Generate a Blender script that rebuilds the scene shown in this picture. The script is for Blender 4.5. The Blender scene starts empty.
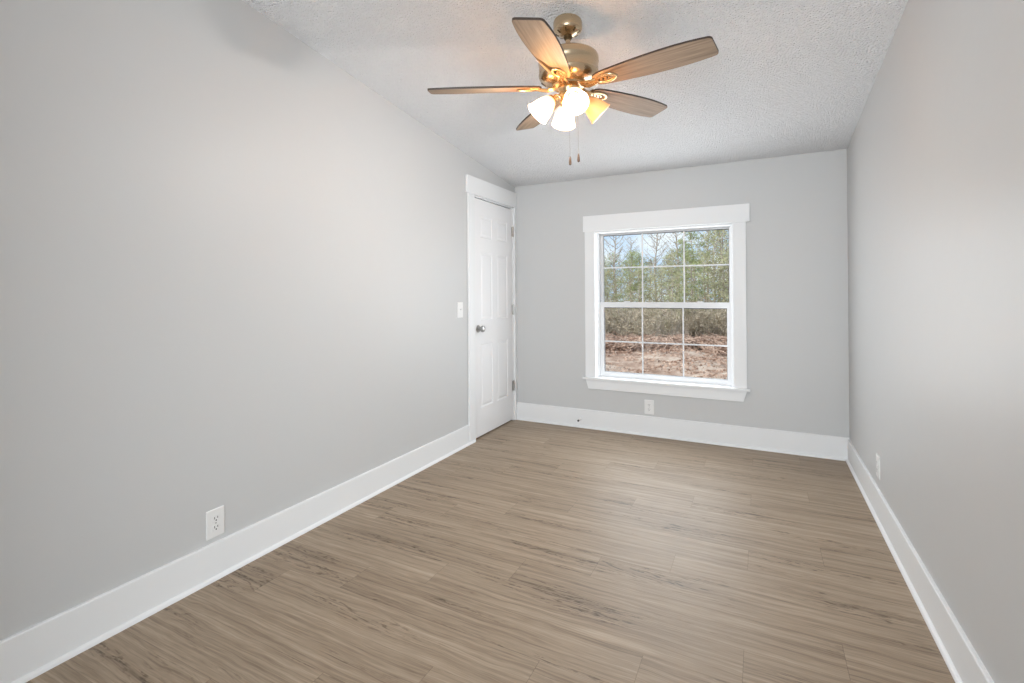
import bpy, bmesh, math, random
import numpy as np
from mathutils import Vector, Matrix

C = bpy.context.scene.collection
scene = bpy.context.scene
PI = math.pi

# ------------------------------------------------------------------ camera
F_PX, CY = 490.39, 289.49
yaw, pitch, roll = .4696, .0037, -.0065
CAM = Vector((2.1314, -4.2696, 1.24))
Fv = Vector((-math.sin(yaw)*math.cos(pitch), math.cos(yaw)*math.cos(pitch), math.sin(pitch)))
Rv = Vector((math.cos(yaw), math.sin(yaw), 0))
Uv = Rv.cross(Fv)
R2 = Rv*math.cos(roll) + Uv*math.sin(roll)
U2 = -Rv*math.sin(roll) + Uv*math.cos(roll)
cd = bpy.data.cameras.new('camera')
cam = bpy.data.objects.new('camera', cd)
C.objects.link(cam)
cam.matrix_world = Matrix(((R2.x, U2.x, -Fv.x, CAM.x), (R2.y, U2.y, -Fv.y, CAM.y), (R2.z, U2.z, -Fv.z, CAM.z), (0, 0, 0, 1)))
cd.sensor_fit = 'HORIZONTAL'
cd.sensor_width = 36
cd.lens = F_PX/1024*36
cd.shift_y = -(341.5-CY)/1024
cd.clip_start = .02
cd.clip_end = 500
scene.camera = cam

# ------------------------------------------------------------------ colour management
vs = scene.view_settings
vs.view_transform = 'Standard'
vs.look = 'None'
vs.gamma = 1
vs.use_curve_mapping = False
vs.exposure = 0.12

# ------------------------------------------------------------------ sky, sun, fill light
world = bpy.data.worlds.new('sky')
scene.world = world
world.use_nodes = True
wn, wl = world.node_tree.nodes, world.node_tree.links
wn.clear()
wo = wn.new('ShaderNodeOutputWorld')
wb = wn.new('ShaderNodeBackground')
wtc = wn.new('ShaderNodeTexCoord')
wno = wn.new('ShaderNodeTexNoise')
wno.inputs['Scale'].default_value = 5
wno.inputs['Detail'].default_value = 5
wma = wn.new('ShaderNodeMapping')
wma.inputs['Scale'].default_value = (1, 1, 3)
wra = wn.new('ShaderNodeValToRGB')
wra.color_ramp.elements[0].position = .42
wra.color_ramp.elements[0].color = (.50, .68, .90, 1)
wra.color_ramp.elements[1].position = .62
wra.color_ramp.elements[1].color = (.86, .92, .98, 1)
wl.new(wtc.outputs['Generated'], wma.inputs[0])
wl.new(wma.outputs[0], wno.inputs['Vector'])
wl.new(wno.outputs[0], wra.inputs[0])
wl.new(wra.outputs[0], wb.inputs[0])
wb.inputs[1].default_value = 1.1
wl.new(wb.outputs[0], wo.inputs[0])

sd = bpy.data.lights.new('sun', 'SUN')
sd.energy = 3.4
sd.angle = math.radians(6)
sd.color = (1, .95, .87)
sun = bpy.data.objects.new('sun', sd)
C.objects.link(sun)
sun.rotation_euler = Vector((.6, .62, -.52)).to_track_quat('-Z', 'Y').to_euler()


def area_light(name, loc, d, sx, sy, energy, color):
    a = bpy.data.lights.new(name, 'AREA')
    a.shape = 'RECTANGLE'
    a.size, a.size_y = sx, sy
    a.energy = energy
    a.color = color
    o = bpy.data.objects.new(name, a)
    C.objects.link(o)
    o.location = loc
    o.rotation_euler = Vector(d).to_track_quat('-Z', 'Y').to_euler()
    return o


# daylight of the sky through the window, and an added fill light behind the camera
area_light('window_daylight', (1.37, .032, 1.115), (0, -1, 0), 1.08, 1.26, 21, (.91, .965, 1))
area_light('rear_fill_light', (2.2, -7.0, 1.0), (-.3, 1, .10), .8, 1.8, 160, (.88, .95, 1))
BULB_W = 18.0
BULB_COL = (1, .96, .91)

# ------------------------------------------------------------------ room numbers
W, H0, SL = 2.695, 2.256, .1205
YB = -5.0                                   # wall behind the camera


def ceil_z(y): return H0 - SL*y


# ------------------------------------------------------------------ materials
def mat(name, color=(.8, .8, .8), rough=.5, metal=0., spec=.5):
    m = bpy.data.materials.new(name)
    m.use_nodes = True
    b = m.node_tree.nodes['Principled BSDF']
    b.inputs['Base Color'].default_value = (*color, 1)
    b.inputs['Roughness'].default_value = rough
    b.inputs['Metallic'].default_value = metal
    b.inputs['Specular IOR Level'].default_value = spec
    return m


def bsdf(m): return m.node_tree.nodes['Principled BSDF']


def noise_bump(m, scale, strength, dist, detail=3, stretch=None, rough_var=None):
    nt = m.node_tree
    tc = nt.nodes.new('ShaderNodeTexCoord')
    mp = nt.nodes.new('ShaderNodeMapping')
    if stretch: mp.inputs['Scale'].default_value = stretch
    n = nt.nodes.new('ShaderNodeTexNoise')
    n.inputs['Scale'].default_value = scale
    n.inputs['Detail'].default_value = detail
    bu = nt.nodes.new('ShaderNodeBump')
    bu.inputs['Strength'].default_value = strength
    bu.inputs['Distance'].default_value = dist
    nt.links.new(tc.outputs['Object'], mp.inputs[0])
    nt.links.new(mp.outputs[0], n.inputs['Vector'])
    nt.links.new(n.outputs[0], bu.inputs['Height'])
    nt.links.new(bu.outputs[0], bsdf(m).inputs['Normal'])
    return n


def color_noise(m, c1, c2, scale, detail=4, stretch=None, lo=.35, hi=.65, obj_random=False):
    nt = m.node_tree
    tc = nt.nodes.new('ShaderNodeTexCoord')
    mp = nt.nodes.new('ShaderNodeMapping')
    if stretch: mp.inputs['Scale'].default_value = stretch
    n = nt.nodes.new('ShaderNodeTexNoise')
    n.inputs['Scale'].default_value = scale
    n.inputs['Detail'].default_value = detail
    r = nt.nodes.new('ShaderNodeValToRGB')
    r.color_ramp.elements[0].position = lo
    r.color_ramp.elements[1].position = hi
    r.color_ramp.elements[0].color = (*c1, 1)
    r.color_ramp.elements[1].color = (*c2, 1)
    nt.links.new(tc.outputs['Object'], mp.inputs[0])
    nt.links.new(mp.outputs[0], n.inputs['Vector'])
    nt.links.new(n.outputs[0], r.inputs[0])
    nt.links.new(r.outputs[0], bsdf(m).inputs['Base Color'])
    return r


M_WALL = mat('wall_paint', (.556, .561, .563), .44, spec=.25)
noise_bump(M_WALL, 9, .10, .01, 2)
M_CEIL = mat('popcorn_ceiling', (.84, .845, .86), .9, spec=.2)
M_TRIM = mat('white_trim_paint', (.78, .79, .80), .42, spec=.3)
noise_bump(M_TRIM, 30, .03, .002, 2)
M_DOOR = mat('white_door_paint', (.80, .80, .81), .42, spec=.35)
M_VINYL = mat('white_vinyl', (.74, .75, .765), .35)
M_PLATE = mat('white_plastic', (.77, .77, .765), .35)
M_DARK = mat('dark_slot', (.03, .03, .03), .6)
M_NICKEL = mat('satin_nickel', (.42, .41, .40), .28, 1)
M_BRASS = mat('antique_brass', (.62, .48, .32), .26, 1)
noise_bump(M_BRASS, 60, .04, .001, 2, (1, 1, .1))
M_CHAIN = mat('dull_chain', (.35, .30, .24), .5, .6)
M_GOLD = mat('bright_brass', (.68, .49, .27), .27, 1)
M_DARKBRASS = mat('dark_brass', (.10, .065, .03), .4, .8)
M_EDGE = mat('dark_blade_edge', (.055, .035, .025), .5)
M_RUBBER = mat('grey_rubber', (.07, .07, .075), .6)
M_GASKET = mat('window_gasket', (.10, .11, .12), .6)


def popcorn(m):
    nt = m.node_tree
    N, L = nt.nodes, nt.links
    tc = N.new('ShaderNodeTexCoord')
    n1 = N.new('ShaderNodeTexNoise'); n1.inputs['Scale'].default_value = 120; n1.inputs['Detail'].default_value = 3
    v = N.new('ShaderNodeTexVoronoi'); v.inputs['Scale'].default_value = 100
    a = N.new('ShaderNodeMath'); a.operation = 'SUBTRACT'
    L.new(tc.outputs['Object'], n1.inputs['Vector'])
    L.new(tc.outputs['Object'], v.inputs['Vector'])
    L.new(n1.outputs[0], a.inputs[0]); L.new(v.outputs['Distance'], a.inputs[1])
    bu = N.new('ShaderNodeBump'); bu.inputs['Strength'].default_value = 1; bu.inputs['Distance'].default_value = .011
    L.new(a.outputs[0], bu.inputs['Height'])
    L.new(bu.outputs[0], bsdf(m).inputs['Normal'])


popcorn(M_CEIL)


class NT:
    """tiny helper for math graphs"""
    def __init__(s, m):
        s.nt = m.node_tree

    def m(s, op, a, b=None, c=None):
        n = s.nt.nodes.new('ShaderNodeMath'); n.operation = op
        for i, v in enumerate((a, b, c)):
            if v is None: continue
            if isinstance(v, (int, float)): n.inputs[i].default_value = v
            else: s.nt.links.new(v, n.inputs[i])
        return n.outputs[0]

    def vec(s, x, y, z=0.):
        n = s.nt.nodes.new('ShaderNodeCombineXYZ')
        for i, v in enumerate((x, y, z)):
            if isinstance(v, (int, float)): n.inputs[i].default_value = v
            else: s.nt.links.new(v, n.inputs[i])
        return n.outputs[0]

    def noise(s, v, scale, detail=3, rough=.5, dist=0.):
        n = s.nt.nodes.new('ShaderNodeTexNoise')
        n.inputs['Scale'].default_value = scale; n.inputs['Detail'].default_value = detail
        n.inputs['Roughness'].default_value = rough; n.inputs['Distortion'].default_value = dist
        s.nt.links.new(v, n.inputs['Vector'])
        return n.outputs[0]

    def white(s, v):
        n = s.nt.nodes.new('ShaderNodeTexWhiteNoise'); s.nt.links.new(v, n.inputs['Vector'])
        return n.outputs['Value']

    def ramp(s, f, stops):
        n = s.nt.nodes.new('ShaderNodeValToRGB')
        e = n.color_ramp.elements
        while len(e) < len(stops): e.new(.5)
        for k, (p, c) in enumerate(stops):
            e[k].position = p; e[k].color = (*c, 1)
        s.nt.links.new(f, n.inputs[0])
        return n.outputs[0]

    def smooth(s, v, a, b):
        n = s.nt.nodes.new('ShaderNodeMapRange'); n.interpolation_type = 'SMOOTHSTEP'
        n.inputs[1].default_value = a; n.inputs[2].default_value = b
        s.nt.links.new(v, n.inputs[0])
        return n.outputs[0]


def floor_material():
    m = mat('oak_plank_floor', (.3, .24, .18), .42, spec=.36)
    g = NT(m)
    nt = m.node_tree
    tc = nt.nodes.new('ShaderNodeTexCoord')
    sp = nt.nodes.new('ShaderNodeSeparateXYZ')
    nt.links.new(tc.outputs['Object'], sp.inputs[0])
    x, y = sp.outputs[0], sp.outputs[1]
    ry = g.m('DIVIDE', g.m('ADD', y, 2.40), .18)
    row = g.m('FLOOR', ry)
    fy = g.m('FRACT', ry)
    u = g.m('DIVIDE', g.m('SUBTRACT', g.m('SUBTRACT', x, 2.07), g.m('MULTIPLY', g.m('ADD', row, 1.), .305)), 1.22)
    pid = g.m('FLOOR', u)
    fx = g.m('FRACT', u)
    rnd = g.white(g.vec(row, pid, 3.3))
    rnd2 = g.white(g.vec(row, pid, 9.1))
    xs = g.m('ADD', x, g.m('MULTIPLY', rnd, 31.))
    ys = g.m('ADD', y, g.m('MULTIPLY', rnd2, 17.))
    # warp, so that the grain wanders around knots
    warp = g.m('SUBTRACT', g.noise(g.vec(g.m('MULTIPLY', xs, 3.2), g.m('MULTIPLY', ys, 9.)), 1, 2), .5)
    yw = g.m('ADD', ys, g.m('MULTIPLY', warp, .035))
    streak = g.noise(g.vec(g.m('MULTIPLY', xs, 1.1), g.m('MULTIPLY', yw, 50.)), 1, 4, .62)
    fine = g.noise(g.vec(g.m('MULTIPLY', xs, 9.), g.m('MULTIPLY', yw, 210.)), 1, 2, .6)
    blotch = g.noise(g.vec(g.m('MULTIPLY', xs, 1.1), g.m('MULTIPLY', ys, 9.)), 1, 2, .5)
    # cathedral rings where the blotch field is high
    ring_f = g.noise(g.vec(g.m('MULTIPLY', xs, 1.3), g.m('MULTIPLY', ys, 11.)), 1, 3, .55, .3)
    ring = g.m('SINE', g.m('MULTIPLY', ring_f, 80.))
    ring = g.m('MULTIPLY', g.smooth(ring, .1, 1.), g.smooth(blotch, .51, .64))
    jag = g.noise(g.vec(g.m('MULTIPLY', xs, 34.), g.m('MULTIPLY', ys, 90.)), 1, 2, .6)
    ring = g.m('MULTIPLY', ring, g.smooth(jag, .35, .62))
    f = g.m('ADD', g.m('MULTIPLY', streak, .62), g.m('MULTIPLY', fine, .30))
    f = g.m('ADD', f, g.m('MULTIPLY', g.m('SUBTRACT', rnd, .5), .055))
    f = g.m('SUBTRACT', f, g.m('MULTIPLY', ring, .19))
    f = g.m('SUBTRACT', f, g.m('MULTIPLY', g.m('SUBTRACT', blotch, .5), .16))
    col = g.ramp(f, [(.20, (.10, .070, .045)), (.40, (.265, .200, .140)), (.52, (.355, .277, .200)), (.70, (.50, .405, .31))])
    # joints
    ey = g.m('MINIMUM', fy, g.m('SUBTRACT', 1., fy))
    ex = g.m('MINIMUM', fx, g.m('SUBTRACT', 1., fx))
    gap = g.m('MAXIMUM', g.m('LESS_THAN', ey, .0045), g.m('LESS_THAN', ex, .0009))
    mx = nt.nodes.new('ShaderNodeMixRGB'); mx.blend_type = 'MULTIPLY'
    nt.links.new(g.m('MULTIPLY', gap, .45), mx.inputs[0])
    nt.links.new(col, mx.inputs[1]); mx.inputs[2].default_value = (.35, .3, .25, 1)
    nt.links.new(mx.outputs[0], bsdf(m).inputs['Base Color'])
    rr = g.m('ADD', .40, g.m('MULTIPLY', streak, .18))
    nt.links.new(rr, bsdf(m).inputs['Roughness'])
    bu = nt.nodes.new('ShaderNodeBump'); bu.inputs['Strength'].default_value = .25; bu.inputs['Distance'].default_value = .002
    hgt = g.m('SUBTRACT', g.m('ADD', fine, streak), g.m('ADD', g.m('MULTIPLY', gap, 1.), ring))
    nt.links.new(hgt, bu.inputs['Height'])
    nt.links.new(bu.outputs[0], bsdf(m).inputs['Normal'])
    return m


M_FLOOR = floor_material()


def blade_material():
    m = mat('weathered_oak_blade', (.4, .3, .22), .5, spec=.2)
    g = NT(m); nt = m.node_tree
    tc = nt.nodes.new('ShaderNodeTexCoord')
    mp = nt.nodes.new('ShaderNodeMapping'); mp.inputs['Scale'].default_value = (4, 90, 4)
    nt.links.new(tc.outputs['Object'], mp.inputs[0])
    n = g.noise(mp.outputs[0], 1, 3, .6)
    col = g.ramp(n, [(.3, (.19, .128, .080)), (.7, (.34, .245, .165))])
    nt.links.new(col, bsdf(m).inputs['Base Color'])
    return m


M_BLADE = blade_material()


def glass_material():
    m = bpy.data.materials.new('window_glass'); m.use_nodes = True
    nt = m.node_tree; nt.nodes.clear()
    o = nt.nodes.new('ShaderNodeOutputMaterial')
    mix = nt.nodes.new('ShaderNodeMixShader')
    t = nt.nodes.new('ShaderNodeBsdfTransparent'); t.inputs[0].default_value = (.97, .98, .975, 1)
    gl = nt.nodes.new('ShaderNodeBsdfGlossy'); gl.inputs['Roughness'].default_value = .02
    fr = nt.nodes.new('ShaderNodeFresnel'); fr.inputs[0].default_value = 1.45
    cut = nt.nodes.new('ShaderNodeMath'); cut.operation = 'MULTIPLY'; cut.inputs[1].default_value = .25    # reflection weakened, to mute the fill light in the panes
    nt.links.new(fr.outputs[0], cut.inputs[0]); nt.links.new(cut.outputs[0], mix.inputs[0]); nt.links.new(t.outputs[0], mix.inputs[1])
    nt.links.new(gl.outputs[0], mix.inputs[2]); nt.links.new(mix.outputs[0], o.inputs[0])
    return m


M_GLASS = glass_material()


def shade_material(name, col, strength, transp, base=(.85, .80, .70), through=(.9, .82, .68)):
    m = bpy.data.materials.new(name); m.use_nodes = True
    nt = m.node_tree; nt.nodes.clear()
    o = nt.nodes.new('ShaderNodeOutputMaterial')
    pb = nt.nodes.new('ShaderNodeBsdfPrincipled')
    pb.inputs['Base Color'].default_value = (*base, 1)
    pb.inputs['Roughness'].default_value = .25
    pb.inputs['Emission Color'].default_value = (*col, 1)
    pb.inputs['Emission Strength'].default_value = strength
    tr = nt.nodes.new('ShaderNodeBsdfTranslucent'); tr.inputs[0].default_value = (*through, 1)
    tp = nt.nodes.new('ShaderNodeBsdfTransparent'); tp.inputs[0].default_value = (1, .70, .42, 1)
    a = nt.nodes.new('ShaderNodeMixShader'); a.inputs[0].default_value = .4
    b = nt.nodes.new('ShaderNodeMixShader'); b.inputs[0].default_value = transp
    nt.links.new(pb.outputs[0], a.inputs[1]); nt.links.new(tr.outputs[0], a.inputs[2])
    nt.links.new(a.outputs[0], b.inputs[1]); nt.links.new(tp.outputs[0], b.inputs[2])
    nt.links.new(b.outputs[0], o.inputs[0])
    return m


M_SHADE = shade_material('frosted_glass_lit', (1, .78, .50), 1.2, .45)
M_SHADE_DIM = shade_material('frosted_glass_amber_glow', (1, .60, .28), .08, .05, (.50, .36, .24), (.50, .34, .20))  # amber glow of the lamps put into base colour and emission
M_BULB = mat('lit_bulb', (1, .95, .85), .3)
bsdf(M_BULB).inputs['Emission Color'].default_value = (1, .9, .72, 1)
bsdf(M_BULB).inputs['Emission Strength'].default_value = 6


# ------------------------------------------------------------------ mesh helpers
def finish(name, bm, m, parent=None, smooth=False, bevel=0, loc=None):
    me = bpy.data.meshes.new(name)
    bmesh.ops.recalc_face_normals(bm, faces=bm.faces)
    bm.to_mesh(me); bm.free()
    for mm in (m if isinstance(m, (list, tuple)) else [m]): me.materials.append(mm)
    o = bpy.data.objects.new(name, me)
    C.objects.link(o)
    if parent: o.parent = parent
    if loc: o.location = loc
    if smooth:
        for p in me.polygons: p.use_smooth = True
        me.set_sharp_from_angle(angle=math.radians(38))
    if bevel:
        md = o.modifiers.new('bevel', 'BEVEL'); md.width = bevel; md.segments = 2; md.limit_method = 'ANGLE'
        md.angle_limit = math.radians(40)
    return o


def add_box(bm, x0, x1, y0, y1, z0, z1):
    v = [bm.verts.new(p) for p in ((x0, y0, z0), (x1, y0, z0), (x1, y1, z0), (x0, y1, z0), (x0, y0, z1), (x1, y0, z1), (x1, y1, z1), (x0, y1, z1))]
    for f in ((0, 3, 2, 1), (4, 5, 6, 7), (0, 1, 5, 4), (1, 2, 6, 5), (2, 3, 7, 6), (3, 0, 4, 7)):
        bm.faces.new([v[i] for i in f])


def box(*a):
    bm = bmesh.new(); add_box(bm, *a); return bm


def boxes(lst):
    bm = bmesh.new()
    for b in lst: add_box(bm, *b)
    return bm


def add_prism(bm, pts, axis, a, b):
    """2D pts extruded along axis from a to b; pts are in the remaining axes' order"""
    def P(p, t):
        if axis == 'x': return (t, p[0], p[1])
        if axis == 'y': return (p[0], t, p[1])
        return (p[0], p[1], t)
    v0 = [bm.verts.new(P(p, a)) for p in pts]
    v1 = [bm.verts.new(P(p, b)) for p in pts]
    n = len(pts)
    bm.faces.new(v0[::-1]); bm.faces.new(v1)
    for i in range(n): bm.faces.new((v0[i], v0[(i+1) % n], v1[(i+1) % n], v1[i]))


def prism(pts, axis, a, b):
    bm = bmesh.new(); add_prism(bm, pts, axis, a, b); return bm


def add_lathe(bm, prof, seg=32, M=None, closed=False):
    rings = []
    for r, z in prof:
        if r < 1e-6: rings.append([bm.verts.new((0, 0, z))])
        else: rings.append([bm.verts.new((r*math.cos(2*PI*k/seg), r*math.sin(2*PI*k/seg), z)) for k in range(seg)])
    pairs = list(zip(rings[:-1], rings[1:]))
    if closed: pairs.append((rings[-1], rings[0]))
    for A, B in pairs:
        for k in range(seg):
            k2 = (k+1) % seg
            if len(A) == 1 and len(B) == 1: continue
            if len(A) == 1: bm.faces.new((A[0], B[k], B[k2]))
            elif len(B) == 1: bm.faces.new((A[k], A[k2], B[0]))
            else: bm.faces.new((A[k], A[k2], B[k2], B[k]))
    if M is not None:
        vs_ = [v for R in rings for v in R]
        bmesh.ops.transform(bm, matrix=M, verts=vs_)


def lathe(prof, seg=32, M=None, closed=False):
    bm = bmesh.new(); add_lathe(bm, prof, seg, M, closed); return bm


def add_tube(bm, pts, rad, seg=8, cap=True):
    pts = [Vector(p) for p in pts]
    if not isinstance(rad, (list, tuple)): rad = [rad]*len(pts)
    rings = []
    ref = Vector((0, 0, 1))
    for i, p in enumerate(pts):
        d = (pts[min(i+1, len(pts)-1)] - pts[max(i-1, 0)]).normalized()
        if abs(d.dot(ref)) > .95: ref = Vector((1, 0, 0))
        a = d.cross(ref).normalized(); b = d.cross(a)
        rings.append([bm.verts.new(p + (a*math.cos(2*PI*k/seg) + b*math.sin(2*PI*k/seg))*rad[i]) for k in range(seg)])
    for A, B in zip(rings[:-1], rings[1:]):
        for k in range(seg): bm.faces.new((A[k], A[(k+1) % seg], B[(k+1) % seg], B[k]))
    if cap: bm.faces.new(rings[0][::-1]); bm.faces.new(rings[-1])


def tube(pts, rad, seg=8):
    bm = bmesh.new(); add_tube(bm, pts, rad, seg); return bm


def struct(o): o['kind'] = 'structure'; return o


def empty(name, loc, rz=0, size=.1):
    o = bpy.data.objects.new(name, None); C.objects.link(o)
    o.location = loc; o.rotation_euler = (0, 0, rz); o.empty_display_size = size
    return o


def tag(o, label, cat, group=None, kind=None):
    o['label'] = label; o['category'] = cat
    if group: o['group'] = group
    if kind: o['kind'] = kind
    return o


def dup(root, loc=None, rz=None):
    r = root.copy(); C.objects.link(r)
    if loc is not None: r.location = loc
    if rz is not None: r.rotation_euler = (0, 0, rz)
    for ch in list(root.children):
        c = ch.copy(); C.objects.link(c); c.parent = r
        for g in list(ch.children):
            d = g.copy(); C.objects.link(d); d.parent = c
    return r


# ------------------------------------------------------------------ room shell
WX0, WX1, WZ0, WZ1 = .803, 1.938, .445, 1.768          # window opening
DY0, DY1, DZ = -.775, -.045, 2.04                      # door opening

fl = struct(finish('floor', box(-.12, W+.12, -8.1, .12, -.1, 0), M_FLOOR))
bm = prism([(.12, ceil_z(.12)), (.12, ceil_z(.12)+.15), (YB-.12, ceil_z(YB-.12)+.15), (YB-.12, ceil_z(YB-.12))], 'x', -.12, W+.12)
struct(finish('ceiling', bm, M_CEIL))
bm = bmesh.new()
add_prism(bm, [(YB, 0), (DY0, 0), (DY0, ceil_z(DY0)), (YB, ceil_z(YB))], 'x', -.12, 0)
add_prism(bm, [(DY0, DZ), (DY1, DZ), (DY1, ceil_z(DY1)), (DY0, ceil_z(DY0))], 'x', -.12, 0)
add_prism(bm, [(DY1, 0), (0, 0), (0, ceil_z(0)), (DY1, ceil_z(DY1))], 'x', -.12, 0)
struct(finish('wall_left', bm, M_WALL))
struct(finish('wall_right', prism([(YB, 0), (0, 0), (0, ceil_z(0)), (YB, ceil_z(YB))], 'x', W, W+.12), M_WALL))
ZT = ceil_z(0)
struct(finish('wall_back', boxes([(-.12, WX0, 0, .12, 0, ZT), (WX1, W+.12, 0, .12, 0, ZT), (WX0, WX1, 0, .12, 0, WZ0-.0), (WX0, WX1, 0, .12, WZ1, ZT)]), M_WALL))
# wall behind the camera with an added opening that shapes the fill light
struct(finish('wall_front', boxes([(-.12, 1.02, YB-.12, YB, 0, ceil_z(YB)), (2.62, W+.12, YB-.12, YB, 0, ceil_z(YB)), (1.02, 2.62, YB-.12, YB, 2.1, ceil_z(YB))]), M_WALL))
struct(finish('fill_light_box', boxes([(-.12, 0, -8, YB-.12, 0, 2.9), (W, W+.12, -8, YB-.12, 0, 2.9), (-.12, W+.12, -8.12, -8, 0, 2.9), (-.12, W+.12, -8.12, YB-.12, 2.9, 3.0)]), M_WALL))  # added unseen box: houses the fill light, keeps the sun out
# closet behind the door: closed, dark
struct(finish('wall_closet', boxes([(-.5, -.45, -.9, .12, 0, 2.2), (-.45, -.12, -.9, -.85, 0, 2.2), (-.45, -.12, .07, .12, 0, 2.2), (-.45, -.12, -.9, .12, 2.15, 2.2), (-.45, -.12, -.9, .12, -.1, 0)]), M_WALL))

BH, BT = .157, .014


def base_profile(BH=BH):     # (offset from wall, z)
    return [(0, 0), (BT, 0), (BT, BH-.004), (BT-.002, BH-.001), (BT-.005, BH), (0, BH)]


SHOE = [(BT, 0), (BT+.0135, 0), (BT+.013, .005), (BT+.010, .011), (BT+.005, .0155), (BT, .017)]


def baseboard(name, axis, a, b, fn, sa=None, sb=None, h=BH):
    o = struct(finish(name, prism([fn(p) for p in base_profile(h)], axis, a, b), M_TRIM))
    finish('shoe_molding', prism([fn(p) for p in SHOE], axis, sa if sa is not None else a, sb if sb is not None else b), M_TRIM, o, smooth=True)
    return o


baseboard('baseboard_left', 'y', YB, -.874, lambda p: p, None, -.80)
baseboard('baseboard_right', 'y', YB, -BT, lambda p: (W-p[0], p[1]), None, -BT)
baseboard('baseboard_back', 'x', .018, W, lambda p: (-p[0], p[1]), .018, W-BT, .166)

# ------------------------------------------------------------------ window
win = struct(empty('window_1', (1.3705, 0, WZ0)))


def wpart(name, bm, m, parent=None, **k):
    p = parent or win
    o = finish(name, bm, m, None, **k)
    o.parent = p
    off = Vector(win.location)
    o.location = -off if p is win else (0, 0, 0)
    return o


CT = .018
cas = wpart('side_casing', box(.713, WX0+.003, -CT, 0, .465, 1.772), M_TRIM, bevel=.0015)
wpart('side_casing', box(WX1-.003, 2.029, -CT, 0, .465, 1.772), M_TRIM, bevel=.0015)
wpart('head_casing', box(.699, 2.057, -CT-.004, 0, 1.772, 1.914), M_TRIM, bevel=.0015)
wpart('window_apron', prism([(.738, .360), (2.004, .360), (2.029, .447), (.713, .447)], 'y', -CT, 0), M_TRIM, bevel=.0015)
bm = boxes([(.692, 2.052, -.042, 0, .447, .465), (WX0, WX1, 0, .035, .447, .465)])
wpart('window_sill', bm, M_TRIM, bevel=.002)
FZ0 = .465
# liner (drywall return covered by jamb boards)
wpart('jamb_liner', boxes([(WX0, WX0+.012, 0, .035, FZ0, WZ1), (WX1-.012, WX1, 0, .035, FZ0, WZ1), (WX0+.012, WX1-.012, 0, .035, WZ1-.012, WZ1)]), M_TRIM)
# vinyl frame ring
fx0, fx1, fz0, fz1 = WX0, WX1, FZ0-.01, WZ1
fw = .030
wpart('window_frame', boxes([(fx0, fx0+fw, .035, .118, fz0, fz1), (fx1-fw+.004, fx1, .035, .118, fz0, fz1), (fx0+fw, fx1-fw+.004, .035, .118, fz1-.019, fz1), (fx0+fw, fx1-fw+.004, .035, .118, fz0, fz0+.018)]), M_VINYL, bevel=.0015)


def sash(name, x0, x1, z0, z1, y0, y1, sl, sr, st, sb, zm):
    gx0, gx1, gz0, gz1 = x0+sl, x1-sr, z0+sb, z1-st
    o = wpart(name, boxes([(x0, gx0, y0, y1, z0, z1), (gx1, x1, y0, y1, z0, z1), (gx0, gx1, y0, y1, z0, gz0), (gx0, gx1, y0, y1, gz1, z1)]), M_VINYL, bevel=.0015)
    ym = (y0+y1)/2
    g = finish('glass_pane', box(gx0-.004, gx1+.004, ym-.002, ym+.002, gz0-.004, gz1+.004), M_GLASS, o)
    gk = .004
    finish('gasket', boxes([(gx0, gx1, ym-.006, ym-.0022, gz1-gk-.002, gz1), (gx0, gx0+gk*.6, ym-.006, ym-.0022, gz0, gz1), (gx1-gk*.6, gx1, ym-.006, ym-.0022, gz0, gz1)]), M_GASKET, o)
    for k in (1, 2):
        xm = gx0+(gx1-gx0)*k/3
        for a, b in ((gz0, zm-.0055), (zm+.0055, gz1)):
            pass
        finish('muntin', box(xm-.006, xm+.006, ym-.008, ym-.0025, gz0, gz1), M_VINYL, o, bevel=.001)
    finish('muntin', box(gx0, gx1, ym-.0085, ym-.0025, zm-.006, zm+.006), M_VINYL, o, bevel=.001)
    return o


up = sash('upper_sash', .833, 1.912, 1.095, 1.749, .082, .112, .024, .010, .010, .03, 1.446)
lo = sash('lower_sash', .833, 1.912, .473, 1.138, .045, .078, .038, .026, .048, .040, .786)
bm = boxes([(1.02, 1.09, .036, .046, 1.128, 1.134), (1.66, 1.73, .036, .046, 1.128, 1.134)])
finish('sash_lock', boxes([(1.05, 1.10, .050, .072, 1.138, 1.146), (1.66, 1.71, .050, .072, 1.138, 1.146)]), M_VINYL, lo, bevel=.002)

# ------------------------------------------------------------------ door
door = struct(empty('door_1', (0, (DY0+DY1)/2, 0)))


def dpart(name, bm, m, **k):
    o = finish(name, bm, m, None, **k)
    o.parent = door
    o.location = -Vector(door.location)
    return o


dpart('side_casing', box(0, CT, -.872, DY0-.004, 0, 2.046), M_TRIM, bevel=.0015)
dpart('side_casing', box(0, CT, DY1+.004, -.0005, 0, 2.046), M_TRIM, bevel=.0015)
dpart('head_casing', box(0, CT+.004, -.892, -.0005, 2.046, 2.191), M_TRIM, bevel=.0015)
dpart('door_jamb', boxes([(-.12, 0.001, DY0-.004, DY0+.012, 0, DZ+.004), (-.12, 0.001, DY1-.008, DY1+.004, 0, DZ+.004), (-.12, 0.001, DY0+.012, DY1-.008, DZ-.006, DZ+.004),
                          (-.06, -.045, DY0+.012, DY0+.022, 0, DZ-.006), (-.06, -.045, DY1-.018, DY1-.008, 0, DZ-.006)]), M_TRIM)


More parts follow.
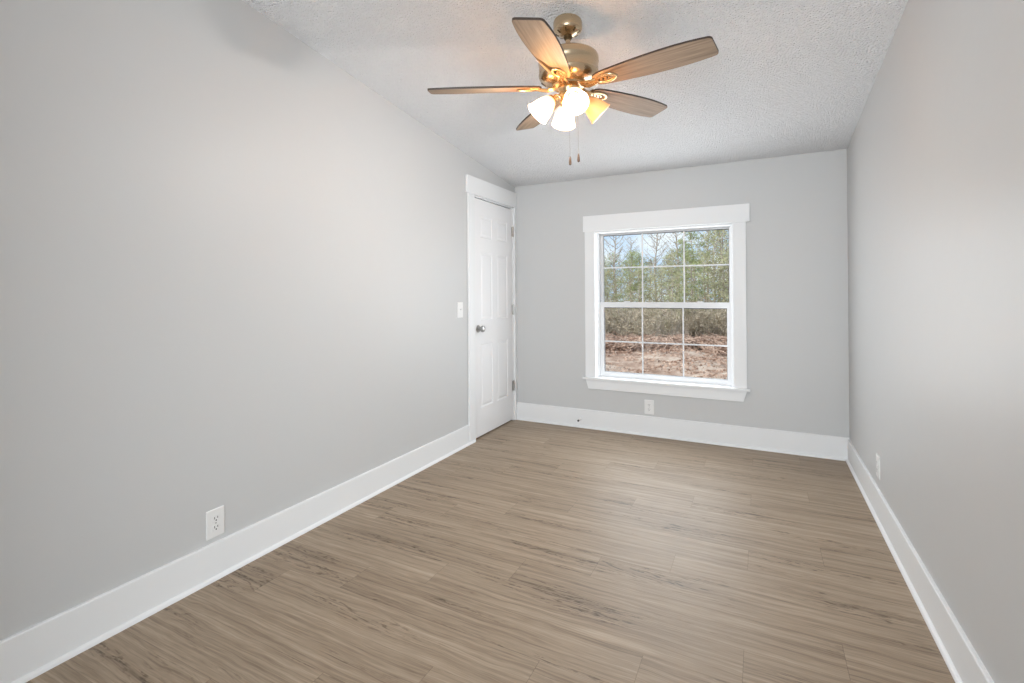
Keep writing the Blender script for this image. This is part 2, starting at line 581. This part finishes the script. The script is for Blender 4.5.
def door_slab():
    y0, y1, z0, z1, x0, x1 = DY0+.014, DY1-.010, .012, DZ-.014, -.038, -.003
    ys = [y0, y0+.105, y0+.105+.205, y1-.105-.205, y1-.105, y1]
    zs = [z0, .25, .79, .99, 1.575, 1.70, 1.885, z1]
    bm = bmesh.new()
    g = [[bm.verts.new((x1, y, z)) for y in ys] for z in zs]
    panels = []
    for i in range(len(zs)-1):
        for j in range(len(ys)-1):
            f = bm.faces.new((g[i][j], g[i][j+1], g[i+1][j+1], g[i+1][j]))
            if i in (1, 3, 5) and j in (1, 3): panels.append(f)
    for f in bm.faces:
        f.normal_update()
    bmesh.ops.inset_individual(bm, faces=panels, thickness=.010, depth=-.006)
    bmesh.ops.inset_individual(bm, faces=panels, thickness=.012, depth=0)
    bmesh.ops.inset_individual(bm, faces=panels, thickness=.022, depth=.0045)
    # back and sides
    b = [bm.verts.new(p) for p in ((x0, y0, z0), (x0, y1, z0), (x0, y1, z1), (x0, y0, z1))]
    bm.faces.new(b[::-1])
    bot = [g[0][j] for j in range(len(ys))]; top = [g[-1][j] for j in range(len(ys))]
    lf = [g[i][0] for i in range(len(zs))]; rt = [g[i][-1] for i in range(len(zs))]
    bm.faces.new([b[0], b[1]] + bot[::-1]); bm.faces.new([b[3], b[2]] + top[::-1])
    bm.faces.new([b[0], b[3]] + lf[::-1]); bm.faces.new([b[1], b[2]] + rt[::-1])
    return bm


dpart('door_slab', door_slab(), M_DOOR)
kn = dpart('door_knob', lathe([(0, 0), (.031, 0), (.032, .003), (.028, .008), (.012, .011), (.011, .024), (.017, .029), (.026, .036), (.0285, .046), (.025, .057), (.014, .063), (0, .0645)], 28,
           Matrix.Translation((-.003, -.703, .925)) @ Matrix.Rotation(PI/2, 4, 'Y')), M_NICKEL, smooth=True)
kn['label'] = 'round satin nickel knob'
for zc in (1.812, 1.063, .334):
    hb = bmesh.new()
    add_tube(hb, [(.006, DY1-.009, zc-.048), (.006, DY1-.009, zc+.048)], .0065, 12)
    for k in range(5):
        add_tube(hb, [(.006, DY1-.009, zc-.047+k*.019), (.006, DY1-.009, zc-.031+k*.019)], .0072, 12)
    add_tube(hb, [(.006, DY1-.009, zc+.048), (.006, DY1-.009, zc+.053)], .0045, 10)
    add_box(hb, -.001, .003, DY1-.03, DY1-.01, zc-.045, zc+.045)
    h = dpart('hinge', hb, M_NICKEL, smooth=True)
    h['label'] = 'grey metal hinge'


# ------------------------------------------------------------------ outlets and switch (local: plate in XZ plane, facing -Y)
def rounded_rect(w, h, r, n=5):
    pts = []
    for cx_, cz_, a0 in ((w/2-r, h/2-r, 0), (-w/2+r, h/2-r, 90), (-w/2+r, -h/2+r, 180), (w/2-r, -h/2+r, 270)):
        for k in range(n+1):
            a = math.radians(a0+90*k/n)
            pts.append((cx_+r*math.cos(a), cz_+r*math.sin(a)))
    return pts


def plate_mesh(w=.080, h=.122):
    bm = bmesh.new()
    layers = [(0, 0), (.003, 0), (.0052, .003)]
    rings = []
    for y, ins in layers:
        rings.append([bm.verts.new((x, -y, z)) for x, z in rounded_rect(w-2*ins, h-2*ins, .004)])
    for A, B in zip(rings[:-1], rings[1:]):
        n = len(A)
        for k in range(n): bm.faces.new((A[k], A[(k+1) % n], B[(k+1) % n], B[k]))
    bm.faces.new(rings[-1]); bm.faces.new(rings[0][::-1])
    return bm


def make_outlet():
    t = empty('wall_outlet', (0, 0, 0))
    finish('cover_plate', plate_mesh(), M_PLATE, t)
    for s in (1, -1):
        # duplex face: a disc cut flat top and bottom
        pts = []
        for k in range(40):
            a = 2*PI*k/40
            pts.append((.0175*math.cos(a), max(-.0135, min(.0135, .0175*math.sin(a)))))
        bm = bmesh.new()
        add_prism(bm, pts, 'y', -.0075, -.0051)
        r = finish('receptacle', bm, M_PLATE, t, bevel=.0004, loc=(0, 0, .0195*s))
        sl = boxes([(-.0082, -.0056, -.0079, -.0074, -.001, .0085), (.0054, .0080, -.0079, -.0074, .0005, .0085)])
        add_lathe(sl, [(0, 0), (.0030, 0), (.0030, .0006), (0, .0006)], 14, Matrix.Translation((0, -.0074, -.0070)) @ Matrix.Rotation(PI/2, 4, 'X'))
        finish('contact_slot', sl, M_DARK, r)
    bm = lathe([(0, 0), (.0032, 0), (.0030, .001), (0, .0013)], 14, Matrix.Translation((0, -.0051, 0)) @ Matrix.Rotation(PI/2, 4, 'X'))
    finish('screw', bm, M_NICKEL, t, smooth=True)
    return t


o1 = make_outlet()
o1.location = (0, -2.947, .239); o1.rotation_euler = (0, 0, PI/2)
tag(o1, 'white duplex outlet low on the left wall near the camera', 'electrical outlet')
o2 = dup(o1, (1.273, 0, .243), 0)
tag(o2, 'white duplex outlet under the window on the back wall', 'electrical outlet')
o3 = dup(o1, (W, -.99, .275), -PI/2)
tag(o3, 'white duplex outlet on the right wall seen almost edge-on', 'electrical outlet')

sw = empty('light_switch', (0, -.985, 1.095), PI/2)
tag(sw, 'white toggle light switch on the left wall beside the door', 'light switch')
finish('cover_plate', plate_mesh(.078, .122), M_PLATE, sw)
bm = prism([(-.0052, -.0125), (-.0052, .0125), (-.0062, .0125), (-.0062, -.0125)], 'x', -.0065, .0065)
add_prism(bm, [(-.006, -.004), (-.006, .008), (-.017, .0115), (-.0175, .005)], 'x', -.0042, .0042)
finish('toggle', bm, M_PLATE, sw, bevel=.0006)
for s in (-1, 1):
    bm = lathe([(0, 0), (.003, 0), (.0028, .001), (0, .0013)], 14, Matrix.Translation((0, -.0051, .030*s)) @ Matrix.Rotation(PI/2, 4, 'X'))
    finish('screw', bm, M_PLATE, sw, smooth=True)

# door stop on the back baseboard
ds = empty('door_stop', (.66, -BT, .074))
tag(ds, 'small spring door stop with grey tip on the back baseboard', 'door stop')
XR = Matrix.Rotation(PI/2, 4, 'X')
finish('base', lathe([(0, 0), (.012, 0), (.012, .003), (.007, .007), (0, .007)], 20, XR), M_PLATE, ds, smooth=True)
pts = [(.0048*math.cos(t*.55), -.006-.0009*t*.45, .0048*math.sin(t*.55)) for t in range(0, 110)]
finish('spring', tube(pts, .0009, 5), M_PLATE, ds, smooth=True)
finish('tip', lathe([(0, .048), (.006, .048), (.0088, .051), (.0088, .062), (.007, .066), (0, .067)], 20, XR), M_RUBBER, ds, smooth=True)

# ------------------------------------------------------------------ ceiling fan
FX, FY = 1.327, -2.086
FZ = ceil_z(FY)                      # ~2.508
fan = empty('ceiling_fan', (FX, FY, FZ))
TILT = .033
fan.rotation_euler = (TILT, 0, 0)          # it hangs a little out of plumb
tag(fan, 'antique brass ceiling fan with five oak blades and four frosted shades', 'ceiling fan')


def fpart(name, bm, m, parent=None, **k):
    return finish(name, bm, m, parent or fan, **k)


def Z(z): return 1.24+(z-1.24)*1.0154-FZ


# canopy: the top follows the slope of the ceiling
prof = [(0, 0), (.066, 0), (.0675, -.004), (.0675, -.034), (.065, -.040), (.060, -.0465), (.045, -.056), (.030, -.063), (.022, -.065), (0, -.065)]
bm = lathe(prof, 48)
for v in bm.verts:
    if v.co.z > -.03: v.co.z += -(SL+TILT)*v.co.y*(1 if v.co.z > -.006 else .6)
can = fpart('canopy', bm, M_BRASS, smooth=True)
slot_me = None
for k in range(8):
    a = 2*PI*k/8+.2
    if slot_me is None:
        bm = bmesh.new()
        bmesh.ops.create_cube(bm, size=1, matrix=Matrix.Diagonal((.019, .006, .003, 1)))
        sl = fpart('vent_slot', bm, M_DARKBRASS, can)
        slot_me = sl.data
    else:
        sl = bpy.data.objects.new('vent_slot', slot_me); C.objects.link(sl); sl.parent = can
    sl.matrix_local = Matrix.Rotation(a, 4, 'Z') @ Matrix.Translation((.0515, 0, -.0522)) @ Matrix.Rotation(math.radians(-32), 4, 'Y')
fpart('hanger_ball', lathe([(0, -.064), (.020, -.0645), (.021, -.072), (.015, -.082), (0, -.082)], 24), M_DARKBRASS, smooth=True)
fpart('downrod', tube([(0, 0, -.07), (0, 0, Z(2.345))], .0115, 20), M_BRASS, smooth=True)
fpart('rod_collar', lathe([(.0115, Z(2.375)), (.018, Z(2.372)), (.020, Z(2.35)), (.024, Z(2.345)), (.024, Z(2.335)), (.0115, Z(2.335))], 24, closed=True), M_BRASS, smooth=True)
prof = [(0, 2.342), (.03, 2.342), (.10, 2.341), (.128, 2.336), (.137, 2.328), (.141, 2.318), (.1415, 2.298), (.139, 2.292), (.139, 2.252), (.1415, 2.248), (.1405, 2.240),
        (.134, 2.228), (.118, 2.215), (.100, 2.208), (.085, 2.206), (0, 2.206)]
hous = fpart('motor_housing', lathe([(r, Z(z)) for r, z in prof], 64), M_BRASS, smooth=True)
vent_me = None
for k in range(10):
    a = 2*PI*k/10+.1
    if vent_me is None:
        bm = bmesh.new()
        bmesh.ops.create_cube(bm, size=1, matrix=Matrix.Diagonal((.020, .026, .0035, 1)))
        sl = fpart('housing_vent', bm, M_DARKBRASS, hous)
        vent_me = sl.data
    else:
        sl = bpy.data.objects.new('housing_vent', vent_me); C.objects.link(sl); sl.parent = hous
    sl.matrix_local = Matrix.Rotation(a, 4, 'Z') @ Matrix.Translation((.125, 0, Z(2.2205))) @ Matrix.Rotation(math.radians(-38), 4, 'Y')
fpart('flywheel', lathe([(0, Z(2.206)), (.078, Z(2.206)), (.080, Z(2.200)), (.078, Z(2.190)), (.06, Z(2.187)), (0, Z(2.187))], 48), M_GOLD, smooth=True)
prof = [(0, 2.187), (.050, 2.187), (.052, 2.182), (.048, 2.176), (.046, 2.160), (.052, 2.155), (.053, 2.149), (.044, 2.143), (.040, 2.128), (.046, 2.122), (.046, 2.114), (.036, 2.104), (.022, 2.092), (.014, 2.080), (.016, 2.072), (.011, 2.064), (0, 2.062)]
fpart('switch_housing', lathe([(r, Z(z)) for r, z in prof], 40), M_GOLD, smooth=True)

# blades
BR0, BR1 = .140, .664
PITCH = math.radians(11.75)


def blade_outline():
    L = BR1-BR0
    def hw(t):   # half widths leading (+y) and trailing (-y)
        w = .045+.027*math.sin(min(1, t/.72)*PI/2)-(.011*((t-.72)/.28)**2 if t > .72 else 0)
        return w
    top, bot = [], []
    n = 22
    for i in range(n+1):
        t = i/n
        w = hw(t)
        if t < .12: w *= math.sqrt(max(0, 1-((.12-t)/.12)**2))*.25+.75 if t > 0 else .75
        top.append((BR0+L*t*.965, w))
        bot.append((BR0+L*t*(.965 if True else 1), -w))
    # rounded tip corners
    xe = BR0+L
    w = hw(1)
    tip = []
    r = .018
    for k in range(7):
        a = PI/2-PI/2*k/6
        tip.append((xe-r+r*math.cos(a), w-r+r*math.sin(a)))
    for k in range(7):
        a = -PI/2*k/6
        tip.append((xe-r+r*math.cos(a), -w+r+r*math.sin(a)))
    root = []
    for k in range(1, 6):
        a = PI/2+PI*k/6
        root.append((BR0+.012*math.cos(a)*1.0, (.045*.75-.004)*math.sin(a)))
    return top+tip+bot[::-1]+root


def make_blade():
    bm = bmesh.new()
    pts = blade_outline()
    th = .009
    v0 = [bm.verts.new((x, y, -th/2)) for x, y in pts]
    v1 = [bm.verts.new((x, y, th/2)) for x, y in pts]
    n = len(pts)
    bm.faces.new(v0[::-1]); bm.faces.new(v1)
    for i in range(n):
        f = bm.faces.new((v0[i], v0[(i+1) % n], v1[(i+1) % n], v1[i])); f.material_index = 1
    return bm


def make_iron():
    bm = bmesh.new()
    # arm from the flywheel out to the blade
    for s in (-1, 1):
        add_tube(bm, [(.060, .010*s, .006), (.075, .016*s, -.004), (.098, .020*s, -.012), (.124, .017*s, -.010), (.148, .012*s, -.007)], [.007, .0065, .006, .006, .005], 8)
    add_tube(bm, [(.06, 0, .004), (.082, 0, -.010), (.105, 0, -.014), (.138, 0, -.008)], [.006, .005, .005, .006], 8)
    # oval medallion ring under the blade root
    n, m_ = 32, 8
    rings = []
    for k in range(n):
        a = 2*PI*k/n
        c = Vector((.190+.050*math.cos(a), .027*math.sin(a), -.0065))
        nrm = Vector((.027*math.cos(a), .052*math.sin(a), 0)).normalized()
        rings.append([bm.verts.new(c+nrm*(.0065*math.cos(2*PI*j/m_))+Vector((0, 0, .0042*math.sin(2*PI*j/m_)))) for j in range(m_)])
    for k in range(n):
        A, B = rings[k], rings[(k+1) % n]
        for j in range(m_): bm.faces.new((A[j], A[(j+1) % m_], B[(j+1) % m_], B[j]))
    # inner plate
    pts = [(.190+.034*math.cos(2*PI*k/24)-.010, .013*math.sin(2*PI*k/24)) for k in range(24)]
    add_prism(bm, pts, 'z', -.0075, -.0030)
    return bm


blade_me = None
A0 = -82.27
for k in range(5):
    a = math.radians(A0+72*k)
    R = Matrix.Rotation(a, 4, 'Z')
    P = Matrix.Translation((0, 0, Z(2.190))) @ R @ Matrix.Rotation(-PITCH, 4, 'X')
    if blade_me is None:
        b = fpart('blade', make_blade(), [M_BLADE, M_EDGE])
        br = fpart('blade_bracket', make_iron(), M_GOLD, smooth=True)
        sb = bmesh.new()
        for sx, sy in ((.160, 0), (.180, .0), (.200, 0)):
            add_lathe(sb, [(0, -.0030), (.0045, -.0030), (.004, -.0015), (0, 0.0)], 12, Matrix.Translation((sx, sy, -.0080)))
        scr = finish('screw', sb, M_DARKBRASS, br, smooth=True)
        blade_me, iron_me, scr_me = b.data, br.data, scr.data
    else:
        b = bpy.data.objects.new('blade', blade_me); C.objects.link(b); b.parent = fan
        br = bpy.data.objects.new('blade_bracket', iron_me); C.objects.link(br); br.parent = fan
        scr = bpy.data.objects.new('screw', scr_me); C.objects.link(scr); scr.parent = br
    b.matrix_local = P
    br.matrix_local = P

# light kit: four arms with bell shades
S0 = -59
shade_prof_out = [(.016, 0), (.021, .004), (.027, .012), (.035, .026), (.042, .042), (.0475, .060), (.051, .078), (.0545, .094), (.060, .106)]
shade_prof_in = [(r-.003, z) for r, z in shade_prof_out][::-1]
lamp_me = None
for k in range(4):
    a = math.radians(S0+90*k)
    R = Matrix.Rotation(a, 4, 'Z')
    nk = Vector((.078, 0, Z(2.138)))
    rim = Vector((.150, 0, Z(2.068)))
    ax = (rim-nk).normalized()
    q = Vector((0, 0, 1)).rotation_difference(ax).to_matrix().to_4x4()
    M = R @ Matrix.Translation(nk) @ q
    ab = bmesh.new()
    add_tube(ab, [(.036, 0, Z(2.135)), (.050, 0, Z(2.150)), (.064, 0, Z(2.152)), (.076, 0, Z(2.142)), nk+ax*.004], [.008, .0075, .007, .008, .010], 12)
    add_lathe(ab, [(.008, -.008), (.019, -.004), (.0225, .004), (.0225, .016), (.020, .018), (.0145, .012), (.008, .006)], 24, Matrix.Translation(nk) @ q, closed=True)
    arm = fpart('lamp_arm', ab, M_GOLD, smooth=True)
    arm.matrix_local = R
    lit = k != 1
    sh = fpart('lamp_shade', lathe(shade_prof_out+shade_prof_in, 40), M_SHADE if lit else M_SHADE_DIM, smooth=True)
    sh.matrix_local = M
    if not lit: sh['label'] = 'amber looking frosted glass shade'
    finish('light_bulb', lathe([(0, .012), (.010, .014), (.011, .030), (.020, .045), (.024, .058), (.020, .072), (.010, .080), (0, .082)], 20), M_BULB if lit else M_SHADE_DIM, sh, smooth=True)
    ld = bpy.data.lights.new('bulb_light', 'POINT')
    ld.energy = BULB_W if lit else BULB_W*.15
    ld.color = BULB_COL
    ld.shadow_soft_size = .03
    lo_ = bpy.data.objects.new('bulb_light', ld); C.objects.link(lo_)
    lo_.location = Vector((FX, FY, FZ)) + (Matrix.Rotation(TILT, 4, 'X') @ (M @ Vector((0, 0, .088))))

# pull chains
to_cam = Vector((CAM.x-FX, CAM.y-FY, 0)).normalized()
side = Vector((Rv.x, Rv.y, 0))
for (off, ztop, z0, z1) in ((to_cam*.042, 2.11, 1.858, 1.818), (side*.040+to_cam*.012, 2.125, 1.878, 1.838)):
    cb = bmesh.new()
    add_tube(cb, [(off.x, off.y, Z(ztop)), (off.x, off.y, Z(z0))], .0004, 6)
    z = ztop
    while z > z0:
        bmesh.ops.create_icosphere(cb, subdivisions=1, radius=.0009, matrix=Matrix.Translation((off.x, off.y, Z(z))))
        z -= .0042
    ch = fpart('pull_chain', cb, M_CHAIN)
    fb = lathe([(0, Z(z0)+.003), (.0025, Z(z0)+.001), (.0045, Z(z0)-.010), (.0062, Z(z0)-.026), (.0055, Z(z1)+.004), (0, Z(z1))], 16, Matrix.Translation((off.x, off.y, 0)))
    finish('pull_fob', fb, mat('walnut_fob', (.09, .05, .03), .4), ch, smooth=True)

# ------------------------------------------------------------------ outdoors
GZ = -.85
M_GROUND = mat('leaf_littered_ground', (.4, .3, .24), .95, spec=.1)


def ground_mat(m):
    g = NT(m); nt = m.node_tree
    tc = nt.nodes.new('ShaderNodeTexCoord')
    sp = nt.nodes.new('ShaderNodeSeparateXYZ'); nt.links.new(tc.outputs['Object'], sp.inputs[0])
    v = g.vec(g.m('MULTIPLY', sp.outputs[0], 1.), g.m('MULTIPLY', sp.outputs[1], 1.), 0.)
    a = g.noise(v, 3.2, 6, .7)
    b = g.noise(g.vec(g.m('MULTIPLY', sp.outputs[0], .35), g.m('MULTIPLY', sp.outputs[1], 1.0)), 1.0, 4, .6)
    f = g.m('ADD', g.m('MULTIPLY', a, .5), g.m('MULTIPLY', b, .5))
    c = g.ramp(f, [(.36, (.26, .17, .125)), (.46, (.44, .31, .24)), (.53, (.56, .43, .345)), (.62, (.74, .64, .54))])
    nt.links.new(c, bsdf(m).inputs['Base Color'])


ground_mat(M_GROUND)
rng = np.random.default_rng(11)
bm = bmesh.new()
nx, ny = 60, 60
gv = []
for j in range(ny+1):
    row = []
    for i in range(nx+1):
        x = -30+50*i/nx; y = .3+70*(j/ny)**1.6
        h = (.10*math.sin(x*1.3+y*.7)+.07*math.sin(x*2.9-y*1.9)+.04*math.sin(y*5.1+x))*min(1, y/6)
        row.append(bm.verts.new((x, y, GZ+h)))
    gv.append(row)
for j in range(ny):
    for i in range(nx): bm.faces.new((gv[j][i], gv[j][i+1], gv[j+1][i+1], gv[j+1][i]))
gr = struct(finish('ground', bm, M_GROUND, smooth=True))


def mesh_obj(name, verts, faces, m, parent=None):
    me = bpy.data.meshes.new(name)
    me.from_pydata(verts, [], faces)
    me.materials.append(m)
    o = bpy.data.objects.new(name, me); C.objects.link(o)
    if parent: o.parent = parent
    return o


def leaf_cloud(centers, sizes, n, ls, seed, narrow=1.0, up=0.):
    r = np.random.default_rng(seed)
    centers = np.array(centers); sizes = np.array(sizes)
    idx = r.integers(0, len(centers), n)
    d = r.normal(size=(n, 3)); d /= np.linalg.norm(d, axis=1)[:, None]
    p = centers[idx]+d*(r.random((n, 1))**.45)*sizes[idx]
    a = r.normal(size=(n, 3)); a[:, 2] += up; a /= np.linalg.norm(a, axis=1)[:, None]
    b = np.cross(a, r.normal(size=(n, 3))); b /= np.linalg.norm(b, axis=1)[:, None]
    s = ls*(.5+r.random((n, 1)))
    b = b*narrow
    v = np.stack([p-a*s, p+b*s*.5, p+a*s, p-b*s*.5], 1).reshape(-1, 3)
    f = [(4*i, 4*i+1, 4*i+2, 4*i+3) for i in range(n)]
    return v.tolist(), f


def foliage(name, c1, c2):
    m = mat(name, c1, .8, spec=.15)
    color_noise(m, c1, c2, 2.2, 3)
    b = bsdf(m)
    return m


M_PINE = foliage('pine_foliage', (.25, .30, .13), (.46, .50, .26))
M_OLIVE = foliage('olive_foliage', (.35, .35, .20), (.58, .56, .37))
M_GREY = foliage('bare_twigs', (.36, .31, .26), (.55, .50, .42))
M_BRUSH = foliage('dry_brush', (.33, .21, .155), (.66, .50, .41))
M_BRUSHG = foliage('green_brush', (.33, .29, .20), (.62, .53, .42))
M_BARK = mat('grey_bark', (.40, .34, .29), .9, spec=.1)
color_noise(M_BARK, (.28, .23, .19), (.58, .52, .46), 5, 3, (3, 3, 1))


def make_tree(kind, seed):
    r = random.Random(seed)
    h = {'pine': 5.2, 'olive': 4.8, 'bare': 6.2}[kind]
    t = empty({'pine': 'pine_tree', 'olive': 'young_tree', 'bare': 'bare_tree'}[kind], (0, 0, 0))
    bm = bmesh.new()
    lean = r.uniform(-.25, .25)
    tr = [(lean*(z/h)**2+.05*math.sin(z*1.7+seed), .05*math.cos(z*1.3+seed), z) for z in np.linspace(-.2, h*.97, 9)]
    r0 = .085 if kind != 'bare' else .075
    add_tube(bm, tr, [r0*(1-.85*i/8) for i in range(9)], 7)
    finish('trunk', bm, M_BARK, t, smooth=True)
    bb = bmesh.new()
    cs, ss = [], []
    nb = {'pine': 26, 'olive': 26, 'bare': 44}[kind]
    z_lo = {'pine': .22, 'olive': .12, 'bare': .2}[kind]
    for i in range(nb):
        f = z_lo+(1-z_lo)*i/nb
        z = h*f
        a = i*2.4+r.uniform(-.4, .4)
        spread = {'pine': 1.35*(1-f)+.25, 'olive': 1.2*math.sin(PI*min(1, f*.9+.1))+.25, 'bare': 1.1*(1-f)+.35}[kind]*r.uniform(.7, 1.15)
        bx, by = lean*f*f, 0
        rise = {'pine': .05, 'olive': .45, 'bare': .9}[kind]*spread
        e = (bx+spread*math.cos(a), by+spread*math.sin(a), z+rise)
        mid = (bx+spread*.5*math.cos(a+.15), spread*.5*math.sin(a+.15), z+rise*.35)
        add_tube(bb, [(bx, by, z), mid, e], [.022, .014, .005], 5)
        if kind == 'bare':
            for q in range(4):
                aa = a+r.uniform(-1, 1); s = spread*r.uniform(.3, .6)
                st = Vector(mid).lerp(Vector(e), r.random())
                add_tube(bb, [st, st+Vector((s*.6*math.cos(aa), s*.6*math.sin(aa), s*.8))], [.010, .004], 4)
        for q in (.55, .8, 1.0):
            cs.append((bx+(e[0]-bx)*q, by+(e[1]-by)*q, z+rise*q*q)); ss.append((.34, .34, .20) if kind != 'olive' else (.36, .36, .32))
    finish('branches', bb, M_BARK, t)
    n, ls, nar = {'pine': (3000, .075, .3), 'olive': (3500, .055, .6), 'bare': (900, .045, .5)}[kind]
    v, f = leaf_cloud(cs, ss, n, ls, seed, nar)
    mesh_obj('foliage', v, f, {'pine': M_PINE, 'olive': M_OLIVE, 'bare': M_GREY}[kind], t)
    return t


protos = {('pine', 0): make_tree('pine', 3), ('pine', 1): make_tree('pine', 8), ('olive', 0): make_tree('olive', 5),
          ('olive', 1): make_tree('olive', 14), ('bare', 0): make_tree('bare', 21), ('bare', 1): make_tree('bare', 30)}
TREE_LABEL = {'pine': ('young green pine tree in the woods beyond the clearing', 'pine trees beyond the clearing'),
              'olive': ('leafy olive green young tree in the woods beyond the clearing', 'leafy young trees beyond the clearing'),
              'bare': ('thin bare grey tree with scant foliage in the woods beyond the clearing', 'bare trees beyond the clearing')}
used = set()
rr = random.Random(77)
spots = []
#  t: lateral direction x per metre of depth from the camera, D: depth, scale
for i in range(17):     # front wall of growth
    t = -.40+.50*i/16+rr.uniform(-.01, .01)
    spots.append((t, rr.uniform(21, 25), ['olive', 'pine', 'olive', 'olive'][i % 4], rr.uniform(.62, .80)))
for i in range(17):
    t = -.41+.52*i/16+rr.uniform(-.012, .012)
    spots.append((t, rr.uniform(26, 31), ['pine', 'bare', 'olive'][i % 3], rr.uniform(.88, 1.04)*(1.12 if t > -.14 else .93)))
for i in range(10):
    t = -.15+.25*i/9+rr.uniform(-.012, .012)
    spots.append((t, rr.uniform(32, 37), ['bare', 'pine'][i % 2], rr.uniform(1.05, 1.35)))
for i in range(8):
    t = -.42+.26*i/7
    spots.append((t, rr.uniform(33, 38), ['olive', 'pine', 'bare'][i % 3], rr.uniform(.84, .96)))
for i in range(7):      # the woods go on to the right, seen only from a step to the side
    spots.append((.13+.28*i/6, rr.uniform(23, 32), ['olive', 'pine', 'bare'][i % 3], rr.uniform(.85, 1.05)))
for i, (t, D, kind, sc) in enumerate(spots):
    key = (kind, i % 2 if (kind, i % 2) in protos else 0)
    if key not in used: o = protos[key]; used.add(key)
    else: o = dup(protos[key])
    o.location = (CAM.x+t*D, CAM.y+D, GZ); o.rotation_euler = (0, 0, rr.uniform(0, 6.28)); o.scale = (sc*1.05, sc*1.05, sc)
    tag(o, TREE_LABEL[kind][0], 'tree', TREE_LABEL[kind][1])
for key, p in protos.items():
    if key not in used:
        for ch in list(p.children): bpy.data.objects.remove(ch)
        bpy.data.objects.remove(p)


# shrubs and brush heaps along the edge of the clearing
def make_shrub(kind, seed):
    r = random.Random(seed)
    t = empty({'green': 'green_shrub', 'brush': 'brush_heap'}[kind], (0, 0, 0))
    bm = bmesh.new()
    n = 30 if kind == 'green' else 90
    for i in range(n):
        a = r.uniform(0, 6.28)
        if kind == 'green':
            s = r.uniform(.3, .9)
            add_tube(bm, [(.1*math.cos(a), .1*math.sin(a), -.05), (s*.6*math.cos(a), s*.6*math.sin(a), r.uniform(.5, 1.3))], [.014, .004], 4)
        else:
            c = Vector((r.uniform(-.9, .9), r.uniform(-.5, .5), r.uniform(-.03, .32)))
            d = Vector((math.cos(a), math.sin(a)*.6, r.uniform(-.15, .7))).normalized()*r.uniform(.25, .8)
            c.z = max(c.z, .05)
            add_tube(bm, [c-d*.3, c+d*.25+Vector((0, 0, .04)), c+d*.7], [.016, .011, .004], 4)
    finish('twigs', bm, M_GREY if kind == 'green' else M_BRUSH, t)
    if kind == 'green':
        cs = [(r.uniform(-.7, .7), r.uniform(-.6, .6), r.uniform(.3, 1.25)) for _ in range(18)]
        v, f = leaf_cloud(cs, [(.32, .32, .28)]*18, 2400, .045, seed, .35)
        mesh_obj('foliage', v, f, M_BRUSHG, t)
    else:
        cs = [(r.uniform(-.9, .9), r.uniform(-.5, .5), r.uniform(.05, .3)) for _ in range(14)]
        v, f = leaf_cloud(cs, [(.35, .3, .14)]*14, 1100, .045, seed, .8)
        mesh_obj('leaf_litter', v, f, M_BRUSH, t)
    return t


sp_ = {'green': make_shrub('green', 2), 'brush': make_shrub('brush', 6)}
first = {'green': True, 'brush': True}
SL_ = {'green': ('grey green shrub at the edge of the clearing', 'shrubs at the edge of the clearing', 'shrub'),
       'brush': ('low heap of dry brown brush at the edge of the clearing', 'brush heaps at the edge of the clearing', 'brush heap')}
ss = []
for i in range(20):
    ss.append((-.42+.55*i/19+rr.uniform(-.01, .01), rr.uniform(19.5, 22), 'green', rr.uniform(.9, 1.35)))
for i in range(22):
    ss.append((-.42+.55*i/21+rr.uniform(-.012, .012), rr.uniform(17.2, 19.5), 'brush', rr.uniform(.8, 1.25)))
for i in range(9):
    ss.append((.155+.28*i/8, rr.uniform(18, 21), 'green' if i % 2 else 'brush', rr.uniform(.9, 1.3)))
for t, D, kind, sc in ss:
    o = sp_[kind] if first[kind] else dup(sp_[kind])
    first[kind] = False
    o.location = (CAM.x+t*D, CAM.y+D, GZ); o.rotation_euler = (0, 0, rr.uniform(-.5, .5)+(PI if rr.random() < .5 else 0)); o.scale = (sc, sc, sc)
    tag(o, SL_[kind][0], SL_[kind][2], SL_[kind][1])

# fallen leaves and twigs strewn over the clearing: nobody could count them
r = np.random.default_rng(4)
n = 24000
yy = 3+r.random(n)**.8*16
xx = CAM.x+(yy-CAM.y)*(-.48+.62*r.random(n))
hh = (.10*np.sin(xx*1.3+yy*.7)+.07*np.sin(xx*2.9-yy*1.9)+.04*np.sin(yy*5.1+xx))*np.minimum(1, yy/6)
p = np.stack([xx, yy, GZ+hh+.025], 1)
a = r.normal(size=(n, 3)); a[:, 2] *= .3; a /= np.linalg.norm(a, axis=1)[:, None]
b = np.cross(a, r.normal(size=(n, 3))); b /= np.linalg.norm(b, axis=1)[:, None]
s = (.016+.04*r.random((n, 1)))
nar = np.where(r.random((n, 1)) < .25, .12, .7)
s = np.where(nar < .2, s*2.5, s)
v = np.stack([p-a*s, p+b*s*nar, p+a*s, p-b*s*nar], 1).reshape(-1, 3)
lit_ = mesh_obj('fallen_leaves', v.tolist(), [(4*i, 4*i+1, 4*i+2, 4*i+3) for i in range(n)], M_BRUSH)
tag(lit_, 'brown fallen leaves and twigs strewn over the cleared ground outside', 'fallen leaves', None, 'stuff')
